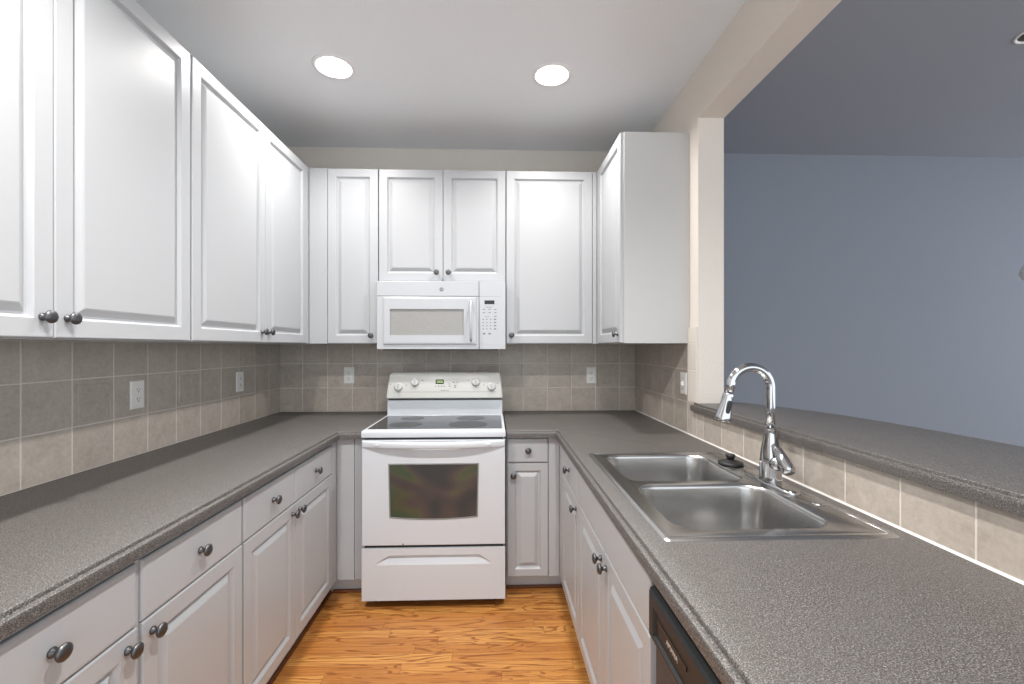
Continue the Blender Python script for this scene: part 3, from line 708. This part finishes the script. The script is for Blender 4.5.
# ------------------------------------------------------------------ sink
def rrect(x0, x1, y0, y1, r, z, n_=8):
    L = []
    for cx_, cy_, a in ((x1 - r, y1 - r, 0), (x0 + r, y1 - r, 90), (x0 + r, y0 + r, 180), (x1 - r, y0 + r, 270)):
        for i in range(n_ + 1):
            t_ = math.radians(a + 90 * i / n_); L.append((cx_ + r * math.cos(t_), cy_ + r * math.sin(t_), z))
    return L
t = thing('kitchen_sink', 'double bowl stainless steel drop-in sink in the right worktop', 'sink', (.69, 1.457, .914))
ZD = .9165
bm = bm_()
outer = [rrect(SX0 + a, SX1 - a, SY0 + a, SY1 - a, max(.014 - a, .006), z) for a, z in ((0, .9142), (.003, .9175), (.009, .9192), (.014, .9192), (.018, .9182), (.022, ZD))]
loft(bm, outer, False, False, 0, True, True)
bowls = [(.455, .874, 1.484, 1.850), (.455, .874, 1.086, 1.444)]
# the near bowl: same width, both with deep rounded corners
hl = [[(x, y) for x, y, z in rrect(*b_, .068, 0, 10)] for b_ in bowls]
holes_poly(bm, [(x, y) for x, y, z in outer[-1]], hl, ZD)
for b_ in bowls:
    x0, x1, y0, y1 = b_; L = []
    for a, z in ((0, ZD), (.002, ZD - .001), (.005, ZD - .006), (.007, ZD - .014), (.012, ZD - .10), (.018, ZD - .150), (.026, ZD - .168), (.042, ZD - .180), (.065, ZD - .1845), (.12, ZD - .187)):
        L.append(rrect(x0 + a, x1 - a, y0 + a, y1 - a, max(.068 - a * .5, .03), z, 10))
    loft(bm, L, False, True, 0, True, True)
bmesh.ops.remove_doubles(bm, verts=bm.verts, dist=1e-5)
finish('basin', bm, M['steel'], t, smooth_angle=math.radians(40))
for b_ in bowls:
    bm = bm_(); lathe(bm, [(.046, 0), (.044, .003), (.034, .0035), (.028, .001), (.004, .0012), (.002, .004)], 32, ((b_[0] + b_[1]) / 2, (b_[2] + b_[3]) / 2, ZD - .1868))
    finish('drain_strainer', bm, M['chrome'], t)
bm = bm_(); lathe(bm, [(.019, 0), (.019, .0015), (.012, .004), (.002, .0045)], 28, (.940, 1.256, ZD + .0002)); finish('hole_cover', bm, M['steel'], t)
bm = bm_(); tube(bm, [(.961, y, ZD + .0005) for y in (1.045, 1.2, 1.4, 1.6, 1.8, 1.87)], .0022, 8); finish('deck_bead', bm, M['steel'], t)

# ------------------------------------------------------------------ stopper
t = thing('sink_stopper', 'black rubber sink stopper lying on the sink deck behind the far bowl', 'stopper', (.916, 1.690, ZD + .0008))
bm = bm_(); lathe(bm, [(.040, 0), (.045, .002), (.046, .006), (.043, .010), (.030, .014), (.018, .017), (.016, .019)], 40, (.916, 1.690, ZD + .0008)); finish('flange', bm, M['rubber'], t)
bm = bm_(); lathe(bm, [(.014, .0192), (.014, .026), (.0175, .029), (.0180, .036), (.0150, .039), (.003, .0395)], 32, (.916, 1.690, ZD + .0008)); finish('grip_knob', bm, M['rubber'], t)

# ------------------------------------------------------------------ faucet
fx, fy_ = .922, 1.450
t = thing('kitchen_faucet', 'chrome gooseneck pull-down faucet with side lever behind the sink', 'faucet', (fx, fy_, ZD))
bm = bm_(); L = []
for a, z in ((0, .0006), (0, .006), (.002, .009), (.007, .0115), (.012, .012)):
    ring = []
    for k in range(40):
        an = 2 * math.pi * k / 40; cu, su = math.cos(an), math.sin(an)
        ring.append((fx + (.027 - a) * cu, fy_ + (.100 if su > 0 else -.100) * 1 + (.027 - a) * su, ZD + z) if abs(su) > 1e-9 else (fx + (.027 - a) * cu, fy_ + .1 * (0), ZD + z))
    L.append(ring)
loft(bm, L, True, True, 0, True, True); finish('deck_plate', bm, M['chrome'], t, smooth_angle=math.radians(50))
bm = bm_(); lathe(bm, [(.0340, .0122), (.0345, .018), (.0330, .026), (.0325, .070), (.0290, .110), (.0225, .145), (.0185, .168), (.0180, .180), (.0192, .1815), (.0192, .186), (.0155, .188)], 40, (fx, fy_, ZD)); finish('body', bm, M['chrome'], t, smooth_angle=math.radians(50))
# gooseneck: riser, arch towards the bowls
zt0 = ZD + .188; zarc = 1.236; ra = .0680; pts = [(fx, fy_, zt0 + .0002), (fx, fy_, 1.17), (fx, fy_, zarc - .02)]
dirx, diry = -1.0, 0.0
for k in range(0, 25):
    a = math.radians(170 * k / 24); pts.append((fx + dirx * ra * (1 - math.cos(a)), fy_ + diry * ra * (1 - math.cos(a)), zarc + ra * math.sin(a)))
e = Vector(pts[-1]); d = (Vector(pts[-1]) - Vector(pts[-2])).normalized(); e = e + d * .030; hd = [e + d * s for s in (.001, .003, .012, .030, .060, .082, .092, .096)]
bm = bm_(); tube(bm, pts + [tuple(e)], .0145, 24); finish('spout', bm, M['chrome'], t)
bm = bm_(); tube(bm, hd, [.0160, .0172, .0172, .0180, .0215, .0255, .0268, .0240], 28); sh = finish('spray_head', bm, M['chrome'], t, smooth_angle=math.radians(50))
# spray button facing the camera side
bm = bm_(); q0 = e + d * .026; side = Vector((0, -1, 0)); ux = d.cross(side).normalized()
L = []
for lift, sc in ((.014, 1), (.0225, 1), (.0245, .85)):
    ring = []
    for k in range(24):
        an = 2 * math.pi * k / 24; cu, su = math.cos(an), math.sin(an)
        c_ = q0 + d * (.020 + .022 * math.copysign(abs(su) ** .6, su) * sc) + ux * (.0075 * math.copysign(abs(cu) ** .6, cu) * sc) + side * lift
        ring.append(tuple(c_))
    L.append(ring)
loft(bm, L, True, True, 0, True, True); finish('spray_button', bm, M['rubber'], sh)
bm = bm_(); tube(bm, [hd[-1] + d * .0003, hd[-1] + d * .002], [.020, .019], 24); finish('nozzle_face', bm, M['rubber'], sh)
# side lever hub and lever
bm = bm_(); tube(bm, [(fx + .002, fy_ - .018, ZD + .072), (fx + .003, fy_ - .034, ZD + .074), (fx + .004, fy_ - .048, ZD + .076), (fx + .004, fy_ - .051, ZD + .076)], [.0235, .0235, .0215, .016], 24); hb = finish('lever_hub', bm, M['chrome'], t)
bm = bm_(); lv = [(fx - .004, fy_ - .022, ZD + .132), (fx + .000, fy_ - .036, ZD + .118), (fx + .004, fy_ - .058, ZD + .092), (fx + .008, fy_ - .080, ZD + .064), (fx + .009, fy_ - .087, ZD + .056)]
tube(bm, lv, [.008, .0150, .0185, .0205, .0140], 20); finish('lever', bm, M['chrome'], hb)

# ------------------------------------------------------------------ pendant lamp beyond the pass-through
gx_, gy_, gz_ = 3.168, 2.5, 1.806
t = thing('pendant_lamp', 'white glass pendant shade at the right edge before the blue wall', 'lamp', (gx_, gy_, gz_))
bm = bm_(); lathe(bm, [(.012, .070), (.030, .062), (.048, .040), (.056, .010), (.054, -.015), (.044, -.034), (.030, -.040)], 36, (gx_, gy_, gz_), True, True); finish('shade', bm, M['glassy'], t)
bm = bm_(); lathe(bm, [(.030, -.0405), (.028, -.050), (.012, -.056), (.002, -.058)], 24, (gx_, gy_, gz_)); finish('finial', bm, M['bronze'], t)
bm = bm_(); tube(bm, [(gx_, gy_, gz_ + .0705), (gx_, gy_, ZC - .021)], .004, 10); finish('stem', bm, M['bronze'], t)
bm = bm_(); lathe(bm, [(.008, -.020), (.018, -.015), (.020, -.0005)], 28, (gx_, gy_, ZC)); finish('canopy', bm, M['bronze'], t)
